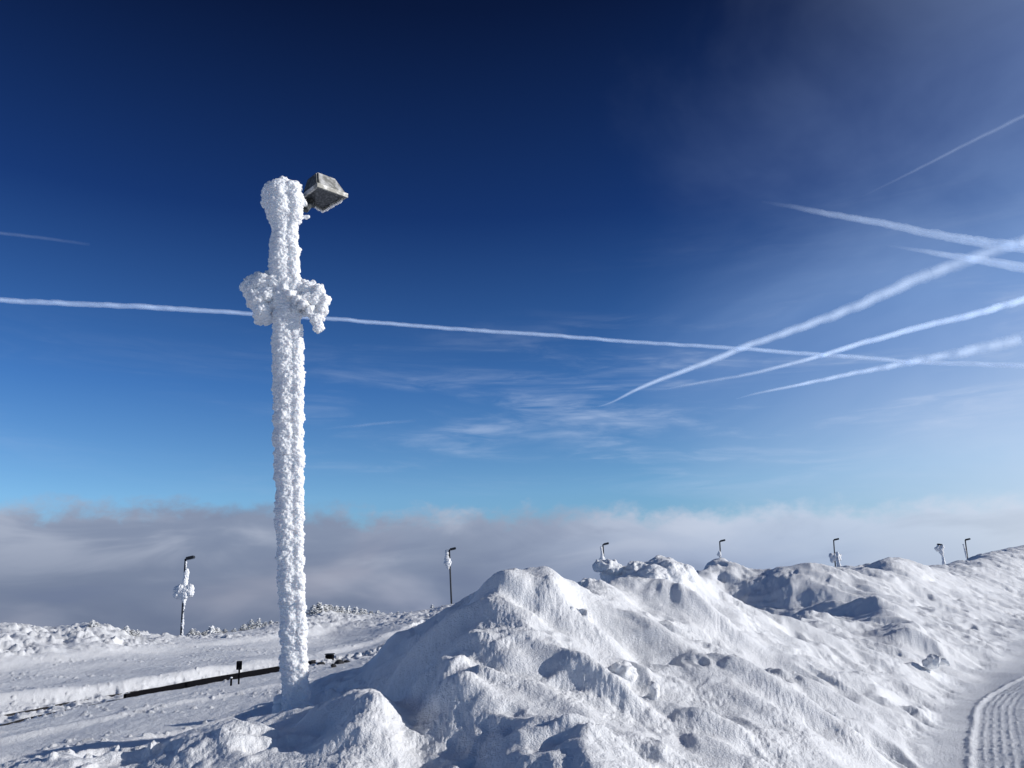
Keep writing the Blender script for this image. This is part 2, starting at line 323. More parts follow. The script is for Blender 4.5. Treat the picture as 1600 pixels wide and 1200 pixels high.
def seg_dist(x, y, pts):
    """signed lateral distance (positive to the left of travel) and length along a polyline"""
    best = np.full(x.shape, 1e9); sd_ = np.zeros(x.shape); ln = np.zeros(x.shape); acc = 0
    for (ax, ay), (bx, by) in zip(pts, pts[1:]):
        dx, dy = bx - ax, by - ay; L = math.hypot(dx, dy); t = np.clip(((x - ax) * dx + (y - ay) * dy) / L / L, 0, 1)
        ex, ey = x - ax - t * dx, y - ay - t * dy; d = np.hypot(ex, ey); s = np.sign(dx * ey - dy * ex)
        k = d < best; best = np.where(k, d, best); sd_ = np.where(k, d * s, sd_); ln = np.where(k, acc + t * L, ln); acc += L
    return sd_, ln
def pl(*pts): return [tuple(atz(px, py, z)[:2]) for (px, py, z) in pts]
RAILP = pl((-60, 1128, 0), (0, 1115, 0), (200, 1078, 0), (440, 1040, 0), (560, 1022, 0))
rx0 = RAILP[0]; d0 = (RAILP[1][0] - rx0[0], RAILP[1][1] - rx0[1])
LEDGE = pl((-80, 1106, .1), (0, 1092, .1), (200, 1066, .1), (430, 1030, .1), (640, 993, .1))
LEDGE2 = pl((-60, 1064, .15), (0, 1056, .15), (200, 1030, .15), (430, 1004, .15), (660, 976, .15))
NEARL = pl((-60, 1205, .05), (100, 1182, .05), (220, 1158, .05), (330, 1138, .05), (430, 1118, .05))
MIDL = pl((0, 1155, 0), (100, 1135, 0), (250, 1105, 0), (400, 1078, 0), (470, 1066, 0))
# the bank of piles beside the path: along / across coordinates
bd = np.array([8.0, 11.0]); bd /= np.linalg.norm(bd); S = GX * bd[0] + GY * bd[1]; Tt = GX * bd[1] - GY * bd[0]
slope_y, slope_x = np.gradient(GZ)
dr = np.gradient(rs)[:, None]; dth = np.gradient(np.radians(ths))[None, :] * RR
grad = np.hypot(slope_y / dr, slope_x / np.abs(dth)); steep = sstep(grad, 0.12, 0.45)
pathline = pl((1395, 1215, 0), (1420, 1180, 0), (1450, 1120, .0), (1482, 1075, .02), (1530, 1040, .05), (1595, 1008, .1), (1700, 985, .1), (1850, 965, .3))
psd, pln = seg_dist(GX, GY, [(-3.0, 2.6), (1.2, 4.0)] + pathline)
onpath = sstep(-psd, -.1, .7)                       # right of the line: path
left = sstep(-(GX + 0.35 * (GY - 9) * -0.0 + 1.0), 0, 1.5)
bank_mask = (1 - onpath) * np.clip(steep + sstep(GZ, .25, .7), 0, 1)
dist = RR
nz = np.zeros_like(GZ)
def n2(fx, fy, ox=0.0): return perlin2(GX * fx + ox, GY * fy + ox * 1.7)
wob = n2(.5, .5, 11) * .8 + n2(1.3, 1.3, 5) * .25
rib = perlin2(S * 1.35 + wob * .9, Tt * .38 + wob * .5 + 3)
rib2 = perlin2(S * 3.4 + wob * 1.6 + 9, Tt * .9 + wob)
farm = sstep(dist, 11, 18)
nz += bank_mask * ((.012 + .08 * farm) * (-np.abs(rib) * 1.5 + .35) + (.006 + .03 * farm) * rib2 - .02 * farm)
patch = sstep(n2(.6, .6, 33), -.05, .3)
wx = n2(1.1, 1.1, 201) * .5; wy = n2(1.1, 1.1, 211) * .5
cl1 = perlin2(GX * 1.75 + wx * 1.5, GY * 1.75 + wy * 1.5 + 31); cl2 = perlin2(GX * 3.6 + wy * 2 + 7, GY * 3.6 + wx * 2)
nz += bank_mask * ((np.sqrt(cl1 ** 2 + .02) * -.16 + .05) * (.35 + .65 * patch) + np.sqrt(cl2 ** 2 + .015) * -.055 * (.3 + .7 * sstep(cl1 + n2(.7, .7, 221), -.2, .4)) + .02)
nz += bank_mask * (n2(1.15, 1.15, 2) * .075 + n2(2.6, 2.6, 8) * .02 + (.3 - np.abs(n2(2.1, 2.1, 77))) * .03 * patch)
lump = perlin2(GX * 5.2 + wob, GY * 5.2); nz += bank_mask * (sstep(lump, .1, .6) * .018) * patch
nz += bank_mask * n2(7, 7, 21) * .004
nz += bank_mask * .11 * perlin2(S * .95 + wob * .35 + 4.3, Tt * .36 + wob * .3)
def hit(px, py):
    d = ray(px, py); d = d / d.y; ys = np.arange(4.5, 40, .04); h = base_h(d.x * ys, ys); zz = CAM.z + d.z * ys
    k = np.argmax(zz < h); return d.x * ys[k], ys[k]
for (px, py, ws, wt, amp) in [(1155,1068,.26,.6,.20),(1105,1135,.22,.5,.15),(1205,1125,.22,.5,.14),(1025,1005,.25,.45,.2),(1085,950,.28,.4,.2),(925,1068,.22,.45,.2),(935,1010,.22,.35,.18),
        (852,914,.2,.4,.14),(783,906,.15,.35,.12),(814,928,.15,.35,-.17),(1005,1068,.16,.3,.12),(735,1015,.25,.35,.12),(830,1085,.22,.35,.1),(750,1115,.25,.4,.1),(1030,1185,.2,.4,.1),(890,1155,.22,.4,.1),
        (980,1105,.12,.35,.1),(1270,1130,.2,.6,.12),(1240,1070,.16,.5,.12),(1310,1075,.2,.6,.1),(1345,1125,.14,.5,.09),(690,1010,.2,.3,.1),(580,1120,.2,.3,.09),(520,1135,.2,.3,-.04),(590,1110,.16,.25,.1),(555,1150,.2,.3,.08),(500,1115,.14,.2,.08),(470,1165,.16,.25,.07),(440,1150,.2,.3,.08),(360,1165,.2,.3,.08),
        (960,1180,.2,.4,.08),(1150,1190,.2,.5,.1),(1400,955,.5,1.8,.2),(1490,935,.5,2,.2),(1440,1000,.4,1.5,.15),(1540,960,.5,2,.2),(810,1010,.3,.35,.12),(705,985,.17,.3,.13),(655,1030,.16,.3,.12),(745,1020,.15,.3,.11),(690,1065,.16,.3,.13),(625,1062,.15,.25,.1),(775,965,.15,.25,.1),(720,1105,.17,.3,.12),(790,1045,.17,.3,.12),(655,1105,.13,.25,.1),(760,1075,.12,.2,.08),(1130,985,.2,.6,.12)]:
    hx, hy = hit(px, py); s0 = hx * bd[0] + hy * bd[1]; t0 = hx * bd[1] - hy * bd[0]
    nz += amp * np.exp(-((S - s0) / ws) ** 2 - ((Tt - t0) / wt) ** 2)
# path: wind-brushed and a tyre-chain track
nz += onpath * (n2(.8, .8, 4) * .02 + n2(3, 8, 4) * .006 + n2(22, 22, 14) * .002)
trk, tln = seg_dist(GX, GY, pl((1508, 1240, 0), (1512, 1200, 0), (1518, 1140, 0), (1524, 1108, 0), (1545, 1085, 0), (1600, 1062, .05), (1750, 1030, .1)))
u = -trk                                              # metres right of the edge of the track
tj = n2(4, 4, 15) * .5 + n2(11, 11, 16) * .5
edge = np.exp(-((u + tj * .02) / .035) ** 2) * (.018 + tj * .02)
tread = sstep(u, .02, .06) * (1 - sstep(u, .46, .56))
ridg = np.abs((((u + tj * .03) / .088) % 1) - .5) * 2
lug = 0.6 + 0.4 * np.sin(tln * 2 * math.pi / .16 + np.sin(u * 9) * .8)
nz += onpath * (edge + tread * (-.010 + (.010 + tj * .018) * np.clip(1 - ridg * 1.5, 0, 1) * lug))
rough_r = sstep(u, .5, .7) * onpath * (1 - sstep(dist, 22, 34))
herring = np.abs((((tln + np.abs(u - 1.6) * .8) / .2) % 1) - .5) * 2
nz += rough_r * (-.02 + .02 * herring + n2(7, 7, 9) * .02 + np.maximum(n2(14, 14, 3), .1) * .03)
# left side: ledges beside the line, rubble, bank
ls1, ll1 = seg_dist(GX, GY, LEDGE); ls2, ll2 = seg_dist(GX, GY, LEDGE2); rs1, rl1 = seg_dist(GX, GY, RAILP); ns1, nl1 = seg_dist(GX, GY, NEARL); ms1, ml1 = seg_dist(GX, GY, MIDL)
leftm = sstep(-psd * 0 - (GX + 2.2 - .0), 0, .01) if False else np.where(GX < -1.2 - .0 * GY, 1.0, 0.0) * (GY > 4)
leftm = np.where((GX < 0.5) & (GY > 9.5), 1, leftm) * (1 - bank_mask * (GX > -3))
nzl = np.zeros_like(GZ)
nzl += .20 * (.75 + .5 * n2(.4, .4, 19)) * sstep(ls1 + wob * .12, -.45, .35) * (1 - .35 * sstep(ls1, .6, 3.0))           # cut ledge above the track bed, faces right
nzl += .12 * sstep(ls2 + wob * .3, -.3, .8)
nzl += .10 * np.exp(-((ns1 + wob * .1) / .28) ** 2) + .16 * sstep(-ns1 - wob * .1, -.5, .1) * 0
nzl += .05 * np.exp(-((ms1 + wob * .12) / .22) ** 2)
nzl += -.16 * np.exp(-((rs1) / .95) ** 4) * 1.0
rub = sstep(ls2, .1, 1.5) * (1 - sstep(GY, 62, 90))
rubn = np.maximum(n2(1.1, 1.1, 61) + .5 * n2(2.6, 2.6, 71) - .15, 0)
rubp = sstep(n2(.35, .35, 88) + sstep(GX, -16, -8) * .5, -.15, .4)
nzl += rub * (rubn * .10 + (.15 + .6 * rubp) * (sstep(n2(3.7, 3.7, 81), .2, .5) * .09 + sstep(n2(7, 7, 83), .2, .5) * .04 + sstep(n2(1.9, 1.9, 84), .2, .5) * .12))
rubr = np.exp(-((rs1 + 1.5) / .8) ** 2) * sstep(ll1, 8, 12) + .5 * np.exp(-((rs1 - .2) / .7) ** 2)
nzl += rubr * (sstep(n2(3.1, 3.1, 91), .0, .35) * .13 + sstep(n2(7.3, 7.3, 93), .1, .4) * .05)
nzl += (1 - rub) * (n2(.9, .35, 17) * .025 + n2(4, 1.6, 27) * .009 + n2(11, 5, 37) * .005 + n2(25, 14, 47) * .004)
crumb = sstep(n2(5.6, 5.6, 121), .5, .62) * sstep(n2(.5, .5, 122), -.1, .3)
nzl += (1 - rub) * crumb * .035
nz += leftm * nzl * (RR < 130)
nz += (1 - leftm) * (1 - bank_mask) * (1 - onpath) * (n2(3, 3, 7) * .02 + n2(12, 12, 7) * .006)
nz += sstep(dist, 130, 260) * n2(.03, .03, 3) * 3
GZ = GZ + nz
nr, nt = GX.shape
V = np.stack([GX, GY, GZ], -1).reshape(-1, 3)
# grain along the surface normal
dA = np.empty((nr, nt, 3)); Vg = V.reshape(nr, nt, 3); dA[1:-1] = Vg[2:] - Vg[:-2]; dA[0] = dA[1]; dA[-1] = dA[-2]; dB = np.roll(Vg, -1, 1) - np.roll(Vg, 1, 1)
Nn = np.cross(dB, dA); Nn /= np.maximum(np.linalg.norm(Nn, axis=2), 1e-9)[..., None]; Nn *= np.sign(Nn[..., 2:3])
sel = ((bank_mask > .05) & (dist > 3.5) & (dist < 45)).ravel(); vs_ = V[sel]; d_ = dist.ravel()[sel]
gr = perlin3(vs_ * 11) * .0075 + perlin3(vs_ * 27 + 5) * .0055 * np.clip(13 / d_, 0, 1) + perlin3(vs_ * 55 + 9) * .0045 * np.clip(10 / d_, 0, 1)
pt = .45 + .9 * sstep(perlin3(vs_ * 1.6 + 2), -.3, .4)
V[sel] += Nn.reshape(-1, 3)[sel] * (gr * pt * bank_mask.ravel()[sel])[:, None]
I = np.arange(nr * nt).reshape(nr, nt); J = np.roll(I, -1, 1)
Fq = np.stack([I[:-1], I[1:], J[1:], J[:-1]], -1).reshape(-1, 4)
cen = V[0:0]
V = np.concatenate([V, [[0, 0, float(GZ[0].mean())]]])
# which faces belong to what
pm = (onpath > .5)[:-1].reshape(-1)
bm_ = (((GZ - nz) > .30) & (dist < 75) & ((GX > -5.2)) & (GX > -4 + .0 * GY) & ~((GX < -1) & (GY > 30)))[:-1].reshape(-1) & ~pm
def sub(name, mask, kind):
    f = Fq[mask]; used, inv = np.unique(f, return_inverse=True)
    o = mesh_np(name, V[used], inv.reshape(f.shape), M_SNOW); o['kind'] = kind; return o
f0 = np.stack([np.full(nt, nr * nt), I[0], J[0]], -1)
sub('snow_path', pm, 'structure'); sub('snow_bank', bm_, 'structure'); sub('snow_ground', ~pm & ~bm_, 'structure')
def ground_z(x, y):
    th = math.degrees(math.atan2(x, y)); r = math.hypot(x, y)
    i = int(np.searchsorted(rs, r)); j = int(np.searchsorted(ths, th)) if th >= -38.5 else int(np.searchsorted(ths, th + 360))
    return float(GZ[min(i, nr - 1), min(j, nt - 1)])

# ---------------------------------------------------------------- the rimed floodlight mast
YM = 9.0
def mp(px, py, dy=0.0):
    p = at(px, py, YM); return p + Vector((0, dy, 0))
pxm = (at(461, 700, YM) - at(460, 700, YM)).length
base = mp(461, 1116); mast = empty('floodlight_mast', base)
tag(mast, 'tall foreground mast thickly coated in white rime, square lamp head on top', 'lamp post')
L = lambda p: Vector(p) - base
prof = [(1150,441,487),(1100,441,484),(1060,440,483),(1000,437,480),(960,437,478),(900,434,476),(840,432,476),(740,429,476),(640,426,476),(540,424,477),(520,425,474),(480,424,473),(440,420,472),(405,417,471),(380,419,468),(360,422,467),(340,416,475),(320,411,478),(300,409,475),(290,414,470)]
bm = bmesh.new()
pa = [];ra = [];pb = [];rb = []
for (y, x0, x1) in prof:
    hw = (x1 - x0) / 2 - 1.0
    pa.append(L(mp(x0 + hw * .86, y))); ra.append(hw * .80 * pxm)
    pb.append(L(mp(x1 - hw * .50, y, -.02))); rb.append(hw * .46 * pxm)
add_tube(bm, pa, ra, 24); add_tube(bm, pb, rb, 16)
def blob(px, py, r, dy=0.0, sx=1, sz=1): add_ball(bm, L(mp(px, py, dy)), (r * pxm * sx, r * pxm * (sx + sz) / 2, r * pxm * sz))
for q in [(443,286,11,0),(455,297,12,-.05),(464,292,9,0),(428,296,13,0),(421,304,13,.0),(418,316,10,0),(436,306,17,-.05),(460,310,14,-.05),(470,318,9,0),(440,330,17,-.04),(462,330,13,-.03),(464,342,11,-.02),(440,346,16,-.04),(432,284,6,0.03),(446,279,4,.0)]: blob(*q)
# left rimed lamp pointing down-left
for q in [(392,444,13,-.02),(383,450,9,0),(404,436,12,0),(398,458,17,-.05),(412,448,18,-.06),(404,472,18,-.06),(412,490,17,-.05),(418,500,11,-.04),(408,500,10,-.03),(420,462,16,-.06),(430,446,13,-.08),(428,480,9,-.03),(426,436,10,0),(420,430,7,0)]: blob(*q)
# right rimed lamp
for q in [(484,452,12,-.02),(498,456,13,-.02),(506,470,11,-.02),(494,470,13,-.03),(480,468,13,-.04),(504,486,11,-.03),(497,500,11,-.03),(500,512,9,-.02),(488,488,10,-.04),(470,450,9,-.02),(478,490,6,-.02),(448,455,8,-.12),(458,464,8,-.13),(468,473,8,-.13),(478,482,8,-.12),(487,491,8,-.10),(495,500,8,-.08),(488,444,7,0),(478,442,6,0),(466,484,8,-.02)]: blob(*q)
rime = rime_mesh('rime_coating', bm, 0.0068, [(.30,.022,'n'),(.12,.016,'n'),(.055,.014,'n'),(.033,.013,'n'),(.018,.008,'n')], M_RIME, mast, squash=1.7, smooth_it=1)
# steel pole inside and foot collar
bm = bmesh.new(); add_tube(bm, [L(mp(463, 1180, .02)), L(mp(447, 300, .02))], .065, 16); obj_bm('pole', bm, M_DARK, mast, True)
# collar of drift round the foot
bm = bmesh.new()
for q in [(437,1098,13,.15),(442,1112,16,.1),(470,1118,19,.05),(430,1110,10,.2),(490,1116,9,.1)]: blob(*q, 1.2, .8)
rime_mesh('foot_drift', bm, 0.014, [(.15,.03,'n'),(.05,.012,'b')], M_RIME, mast, smooth_it=2)
# lamp head: open square box seen from below
zh = mp(497, 289).z
B_ = at(496, 290, 8.93); zB = B_.z
A_ = atz(471, 309, zB); C_ = atz(543, 307, zB); D_ = atz(504, 329, zB)
cen = (A_ + C_) / 2; ux = (C_ - B_).normalized(); uz = Vector((0, 0, 1)); uy = uz.cross(ux)
head = empty('lamp_head', L(cen)); head.parent = mast
# part meshes in head-local coordinates
bpy.data.objects.remove(head)
def hl(p): return Vector(p) - base
Hh = 0.27
cB, cC, cD, cA = [Vector(p) for p in (B_, C_, D_, A_)]
ctr = (cA + cB + cC + cD) / 4
def ins(p, k, dz): return ctr + (p - ctr) * k + Vector((0, 0, dz))
def quadbox(bm, lo, hi):
    a = [bm.verts.new(hl(p)) for p in lo]; b = [bm.verts.new(hl(p)) for p in hi]
    for k in range(4): bm.faces.new((a[k], a[(k + 1) % 4], b[(k + 1) % 4], b[k]))
    bm.faces.new(a[::-1]); bm.faces.new(b)
cs = [cA, cB, cC, cD]
bm = bmesh.new(); quadbox(bm, [ins(p, .985, .035) for p in cs], [ins(p, .62, Hh) + (cA - cC) * .06 for p in cs])
bmesh.ops.bevel(bm, geom=list(bm.edges), offset=.02, segments=3, affect='EDGES')
bm.normal_update(); nAB = uz.cross(cB - cA).normalized()
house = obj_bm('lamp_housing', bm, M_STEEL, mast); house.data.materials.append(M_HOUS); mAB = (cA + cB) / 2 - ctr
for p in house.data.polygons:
    if Vector((p.normal.x, p.normal.y, 0)).dot(Vector((mAB.x, mAB.y, 0)).normalized()) > .75: p.material_index = 1  # left face: shade put into the colour, along with mottled frost
bm = bmesh.new()
lo = [ins(p, 1.02, -.015) for p in cs]; hi = [ins(p, 1.02, .04) for p in cs]; li = [ins(p, .9, -.015) for p in cs]; hi2 = [ins(p, .9, .035) for p in cs]
vs = [[bm.verts.new(hl(p)) for p in r] for r in (lo, hi, hi2, li)]
for r1, r2 in ((0, 1), (1, 2), (2, 3), (3, 0)):
    for k in range(4): bm.faces.new((vs[r1][k], vs[r1][(k + 1) % 4], vs[r2][(k + 1) % 4], vs[r2][k]))
bmesh.ops.recalc_face_normals(bm, faces=bm.faces)
rim = obj_bm('rim', bm, M_STEEL, house)
bm = bmesh.new(); quadbox(bm, [ins(p, .9, .006) for p in cs], [ins(p, .9, .016) for p in cs]); obj_bm('glass', bm, M_GLASS, house)
bm = bmesh.new()
e1, e2 = cA, cD
add_tube(bm, [hl(mp(468, 322)), hl(mp(478, 328)), hl((cA + cD) / 2 + Vector((0, 0, .03)))], .035, 8)
add_box(bm, hl((cA * .7 + cD * .3) + Vector((0, 0, -.03))), (.16, .12, .07), bev=.01)
obj_bm('bracket', bm, M_HOUS, mast)
rr = random.Random(4)
bm = bmesh.new()
for k in range(60):
    t = k / 30; p = cA.lerp(cD, t) if t < 1 else cD.lerp(cC, (t - 1) * .8)
    add_ball(bm, hl(p + Vector((0, 0, -.018 + rr.uniform(-.008, .006)))), rr.uniform(.012, .021), 1)
rime_mesh('rim_frost', bm, 0.007, [(.03,.006,'n')], M_RIME, house)
bm = bmesh.new()
for k in range(8): add_ball(bm, hl(mp(474 + k, 337 + rr.uniform(-2, 2), .05)), rr.uniform(.018, .028), 1)
rime_mesh('bracket_frost', bm, 0.007, [(.03,.006,'n')], M_RIME, mast)

# ---------------------------------------------------------------- distant lamp posts
def small_lamp(px, ybase, ytop, Yd, label, lean=0.0, sleeve=(), blobs=(), head_dir=1, dark=True, big_head=False, zb=None, name='street_lamp'):
    top = at(px + lean, ytop, Yd); bt_ = at(px, ybase, Yd); u = (top - bt_).length / abs(ybase - ytop)     # metres per photo pixel there
    H = (top - bt_).length; ext = 1.5
    t = empty(name, bt_); tag(t, label, 'lamp post', 'lamp posts along the far edge of the snowfield')
    ax = (top - bt_).normalized(); side = Vector((1, 0, 0))
    pp = lambda sx, h: ax * (h * u) + side * (sx * u)
    bm = bmesh.new(); add_tube(bm, [ax * -ext, ax * (H - .05)], [.085, .07], 10); obj_bm('pole', bm, M_DARK, t, True)
    bm = bmesh.new(); hd = head_dir
    bm2 = bmesh.new()
    add_tube(bm2, [ax * (H - .08), ax * (H - .02) + side * hd * .1], .045, 8); obj_bm('arm', bm2, M_DARK, t, True)
    c = ax * (H + .02) + side * hd * .34; rt = Matrix.Rotation(-.18 * hd, 3, 'Y')
    add_box(bm, c, (.54, .38, .18), rt, .03); hh = obj_bm('lamp_head', bm, M_DARK, t)
    bm = bmesh.new(); add_box(bm, c + Vector((0, 0, -.105)), (.5, .34, .02), rt); obj_bm('lamp_glass', bm, M_GLASS, hh)
    if sleeve or blobs:
        bm = bmesh.new()
        if sleeve: add_tube(bm, [pp(s[0], s[1]) for s in sleeve], [s[2] * u for s in sleeve], 12)
        kk_ = 1.3 if Yd > 80 else 1.0
        for b_ in blobs: add_ball(bm, pp(b_[0], b_[1]), (b_[2] * u * kk_, b_[2] * u * kk_, b_[2] * u * kk_ * (b_[3] if len(b_) > 3 else 1)))
        vx = max(.02, min(.035, u * .4)); rime_mesh('rime_clump', bm, vx, [(.35,.06,'n'),(.16,.035,'b')], M_RIMEFAR, t, seed=px * .13)
    return t
small_lamp(283, 996, 872, 57, 'leftmost lamp post, round rime lump halfway up its dark pole', lean=7,
           sleeve=[(1.6,78,2),(1.6,86,4.5),(2.2,92,3.8),(2.4,100,4.2),(3,106,2.2)], blobs=[(-9,66,7),(-11,74,6),(-4,74,9),(4,73,8),(10,76,7),(10,68,6.5),(3,66,8),(-3,64,6),(1,58,4),(1,54,2.5)] + [(1.0 + .3 * ((h * 7) % 3), h, 1.3 + .25 * ((h * 5) % 4)) for h in range(4, 54, 2)] + [(1.0, h, 1.2) for h in range(104, 120, 2)])
small_lamp(706, 956, 858, 74, 'slim lamp post with a rime sleeve, left of the big snow pile', lean=-4,
           sleeve=[(-2.8,66,1.5),(-2.8,72,4.2),(-3.4,78,5),(-4,84,3.6),(-4,92,2.8),(-4,98,1.6)], blobs=[(-7,76,3.2),(0.5,77,3)])
small_lamp(945, 900, 850, 84, 'lamp post behind the dark snow boulders, white sleeve and dark curved head', lean=-3,
           sleeve=[(-.5,10,3),(-1,22,3.5),(-2,27,4),(-2.5,34,2.2),(-3,46,1.8)], blobs=[(-4,26,2.6)])
small_lamp(1127, 890, 845, 92, 'thin lamp post on the dark round mound with one small rime knot', lean=-2.5, sleeve=[(-1,18,1.2),(-1.2,22,2.6),(-1.5,26,2.4),(-1.6,29,1.2)], blobs=[(-3,23,2)])
small_lamp(1306, 895, 843, 98, 'lamp post carrying a wide rimed box halfway up, on the flat crest', lean=-3.5,
           sleeve=[(-1.2,18,1.5),(-1.2,22,3),(-1.5,30,2)], blobs=[(-5,26,3.6),(-4,20,3.2),(0,24,4.5),(4,25,4),(6,21,3),(8,26,2.4)])
t = small_lamp(1475, 885, 851, 102, 'stubby rime covered lamp post with its iced head facing left', lean=-2.5, head_dir=-1,
           sleeve=[(.2,0,1.8),(0,8,2.4),(-1,14,1.8),(-2,24,2.2)], blobs=[(-4,27,3.8),(-2,30,3.2),(-8,28,3.2),(-6,31,2.6),(-10.5,28.5,2),(-2.5,23,3)])
small_lamp(1513, 880, 843, 104, 'thin plain lamp post leaning left near the right edge of the photo', lean=-5, sleeve=[(-1.2,8,1),(-2.4,18,1.5),(-4,30,1.1)])
# the separate rimed post beside the box-carrying lamp
b_ = at(1312, 893, 97); u_ = (at(1313, 893, 97) - b_).length; rp = empty('marker_post', b_)
tag(rp, 'short thick rime covered post just right of the lamp with the wide rimed box', 'post')
bm = bmesh.new(); add_tube(bm, [Vector((0,0,-1)), Vector((0,0,28 * u_))], .12, 10); obj_bm('post', bm, M_DARK, rp, True)
bm = bmesh.new(); add_tube(bm, [Vector((0,0,-.5)), Vector((0,0,8*u_)), Vector((0,0,16*u_)), Vector((0,0,30*u_))], [2.6*u_, 2.9*u_, 2.3*u_, 2.6*u_], 12)
rime_mesh('rime_coating', bm, .03, [(.3,.09,'n'),(.12,.04,'b')], M_RIMEFAR, rp)

# ---------------------------------------------------------------- snow boulders thrown up on the bank
def boulder(label, pts, Yd, vx=.016, octs=((.35,.09,'n'),(.14,.05,'r'),(.06,.02,'n'),(.025,.006,'n')), name='snow_boulder', grp='snow boulders on the bank'):
    p0 = at(pts[0][0], pts[0][1], Yd); u = (at(pts[0][0] + 1, pts[0][1], Yd) - p0).length
    bm = bmesh.new()
    for (px, py, r, dy, sz) in pts: add_ball(bm, at(px, py, Yd + dy) - p0, (r * u * 1.25, r * u * 1.25, r * u * sz * 1.25), 3)
    o = rime_mesh(name, bm, vx, list(octs), M_SNOW, None, smooth_it=6, seed=pts[0][0] * .37); o.location = p0
    tag(o, label, 'snow boulder', grp); return o
boulder('jagged dark snow boulder at the left end of the crest lumps', [(950,886,9,0,.8),(940,884,7,0,.8),(962,888,10,.1,.8),(975,892,9,.2,.8),(958,898,16,.3,.5)], 13.0)
boulder('rough snow boulder on the crest between the jagged dark one and the big pale one', [(1000,895,17,0,.8),(984,898,13,.1,.8),(1012,890,14,.3,.7)], 13.1)
boulder('largest pale rounded snow boulder on the crest, cracked down its right side', [(1020,906,26,0,.75),(1045,903,24,.1,.85),(1066,904,20,.3,.95),(1003,912,18,0,.7),(1050,893,12,.2,.8)], 12.6, vx=.014, octs=((.4,.06,'n'),(.16,.035,'n'),(.06,.012,'n'),(.025,.006,'n')))
boulder('low flat dark snow slab on the skyline left of the jagged boulder', [(915,913,16,0,.4),(900,915,12,0,.4),(932,914,14,.1,.4)], 11.6)
boulder('angular grey snow lump set into the face right of the main peak', [(893,957,10,0,.9),(904,964,11,.05,.85),(886,951,7,0,1),(912,968,7,.05,.9)], 9.15, vx=.012)
boulder('small round snow lump high on the face left of the slide hollow', [(972,1058,11,0,.9),(965,1052,8,0,.9)], 8.3, vx=.012)
boulder('long snow lump in the slide hollow at the middle of the bank', [(1018,1085,12,0,1.2),(1012,1098,11,0,1.2),(1024,1118,10,-.1,1.2)], 7.75, vx=.012)
boulder('snow chunk at the foot of the second mound beside the path bend', [(1462,1036,10,0,.6),(1474,1037,7,0,.6),(1452,1038,6,0,.6)], 14.3)

# ---------------------------------------------------------------- track bed at the left
tr = empty('railway_track', (0, 0, 0)); tag(tr, 'railway track with two thin dark rails nearly buried in snow at the left', 'railway track')
def offs(pts, d):
    out = []
    for i, p in enumerate(pts):
        a = Vector(pts[max(i - 1, 0)]); b = Vector(pts[min(i + 1, len(pts) - 1)]); t = (b - a).normalized(); out.append((p[0] - t.y * d, p[1] + t.x * d))
    return out
def resample(pts, n):
    pts = [Vector(p) for p in pts]; L_ = [0]
    for a, b in zip(pts, pts[1:]): L_.append(L_[-1] + (b - a).length)
    out = []
    for k in range(n):
        s = L_[-1] * k / (n - 1); i = max(j for j in range(len(L_)) if L_[j] <= s + 1e-9); i = min(i, len(pts) - 2)
        out.append(pts[i].lerp(pts[i + 1], (s - L_[i]) / (L_[i + 1] - L_[i])))
    return out
rr = random.Random(2)
for d in (-.5, .5):
    c = resample(offs(RAILP, d), 50); bm = bmesh.new()
    zs = [ground_z(p[0], p[1]) for p in c]; zs = [np.median(zs[max(0, i - 6):i + 7]) for i in range(50)]
    rings = []
    for i, p in enumerate(c):
        a = c[max(i - 1, 0)]; b = c[min(i + 1, 49)]; t = (b - a).normalized(); nn = Vector((-t.y, t.x)); z = zs[i] + .022
        rings.append([bm.verts.new((p.x + nn.x * o_, p.y + nn.y * o_, z + dz)) for (o_, dz) in ((-.035, 0), (.035, 0), (.035, -.04), (.01, -.05), (.01, -.14), (-.01, -.14), (-.01, -.05), (-.035, -.04))])
    for a, b in zip(rings, rings[1:]):
        for k in range(8): bm.faces.new((a[k], a[(k + 1) % 8], b[(k + 1) % 8], b[k]))
    obj_bm('rail', bm, M_RAIL, tr)
# dark timber edge of the loading platform
ED = pl((196, 1079, .1), (320, 1060, .1), (440, 1040, .1), (492, 1031, .1)); ED = resample(ED, 14)
e0 = Vector((ED[0].x, ED[0].y, 0)); pe = empty('platform_edge', (e0.x, e0.y, 0)); tag(pe, 'long low black timber platform edge beside the track, sunk in the snow', 'platform edge')
bm = bmesh.new()
rings = []
for i, p in enumerate(ED):
    a = ED[max(i - 1, 0)]; b = ED[min(i + 1, 13)]; t = (b - a).normalized(); nn = Vector((-t.y, t.x)); zt = .095 * min(1, .25 + i / 5)
    rings.append([bm.verts.new((p.x + nn.x * o_ - e0.x, p.y + nn.y * o_ - e0.y, z)) for (o_, z) in ((-.03, -.3), (-.03, zt), (.04, zt), (.04, -.3))])
for a, b in zip(rings, rings[1:]):
    for k in range(4): bm.faces.new((a[k], a[(k + 1) % 4], b[(k + 1) % 4], b[k]))
bm.faces.new(rings[0]); bm.faces.new(rings[-1][::-1]); bmesh.ops.recalc_face_normals(bm, faces=bm.faces); obj_bm('timber_edge', bm, M_WOOD, pe)
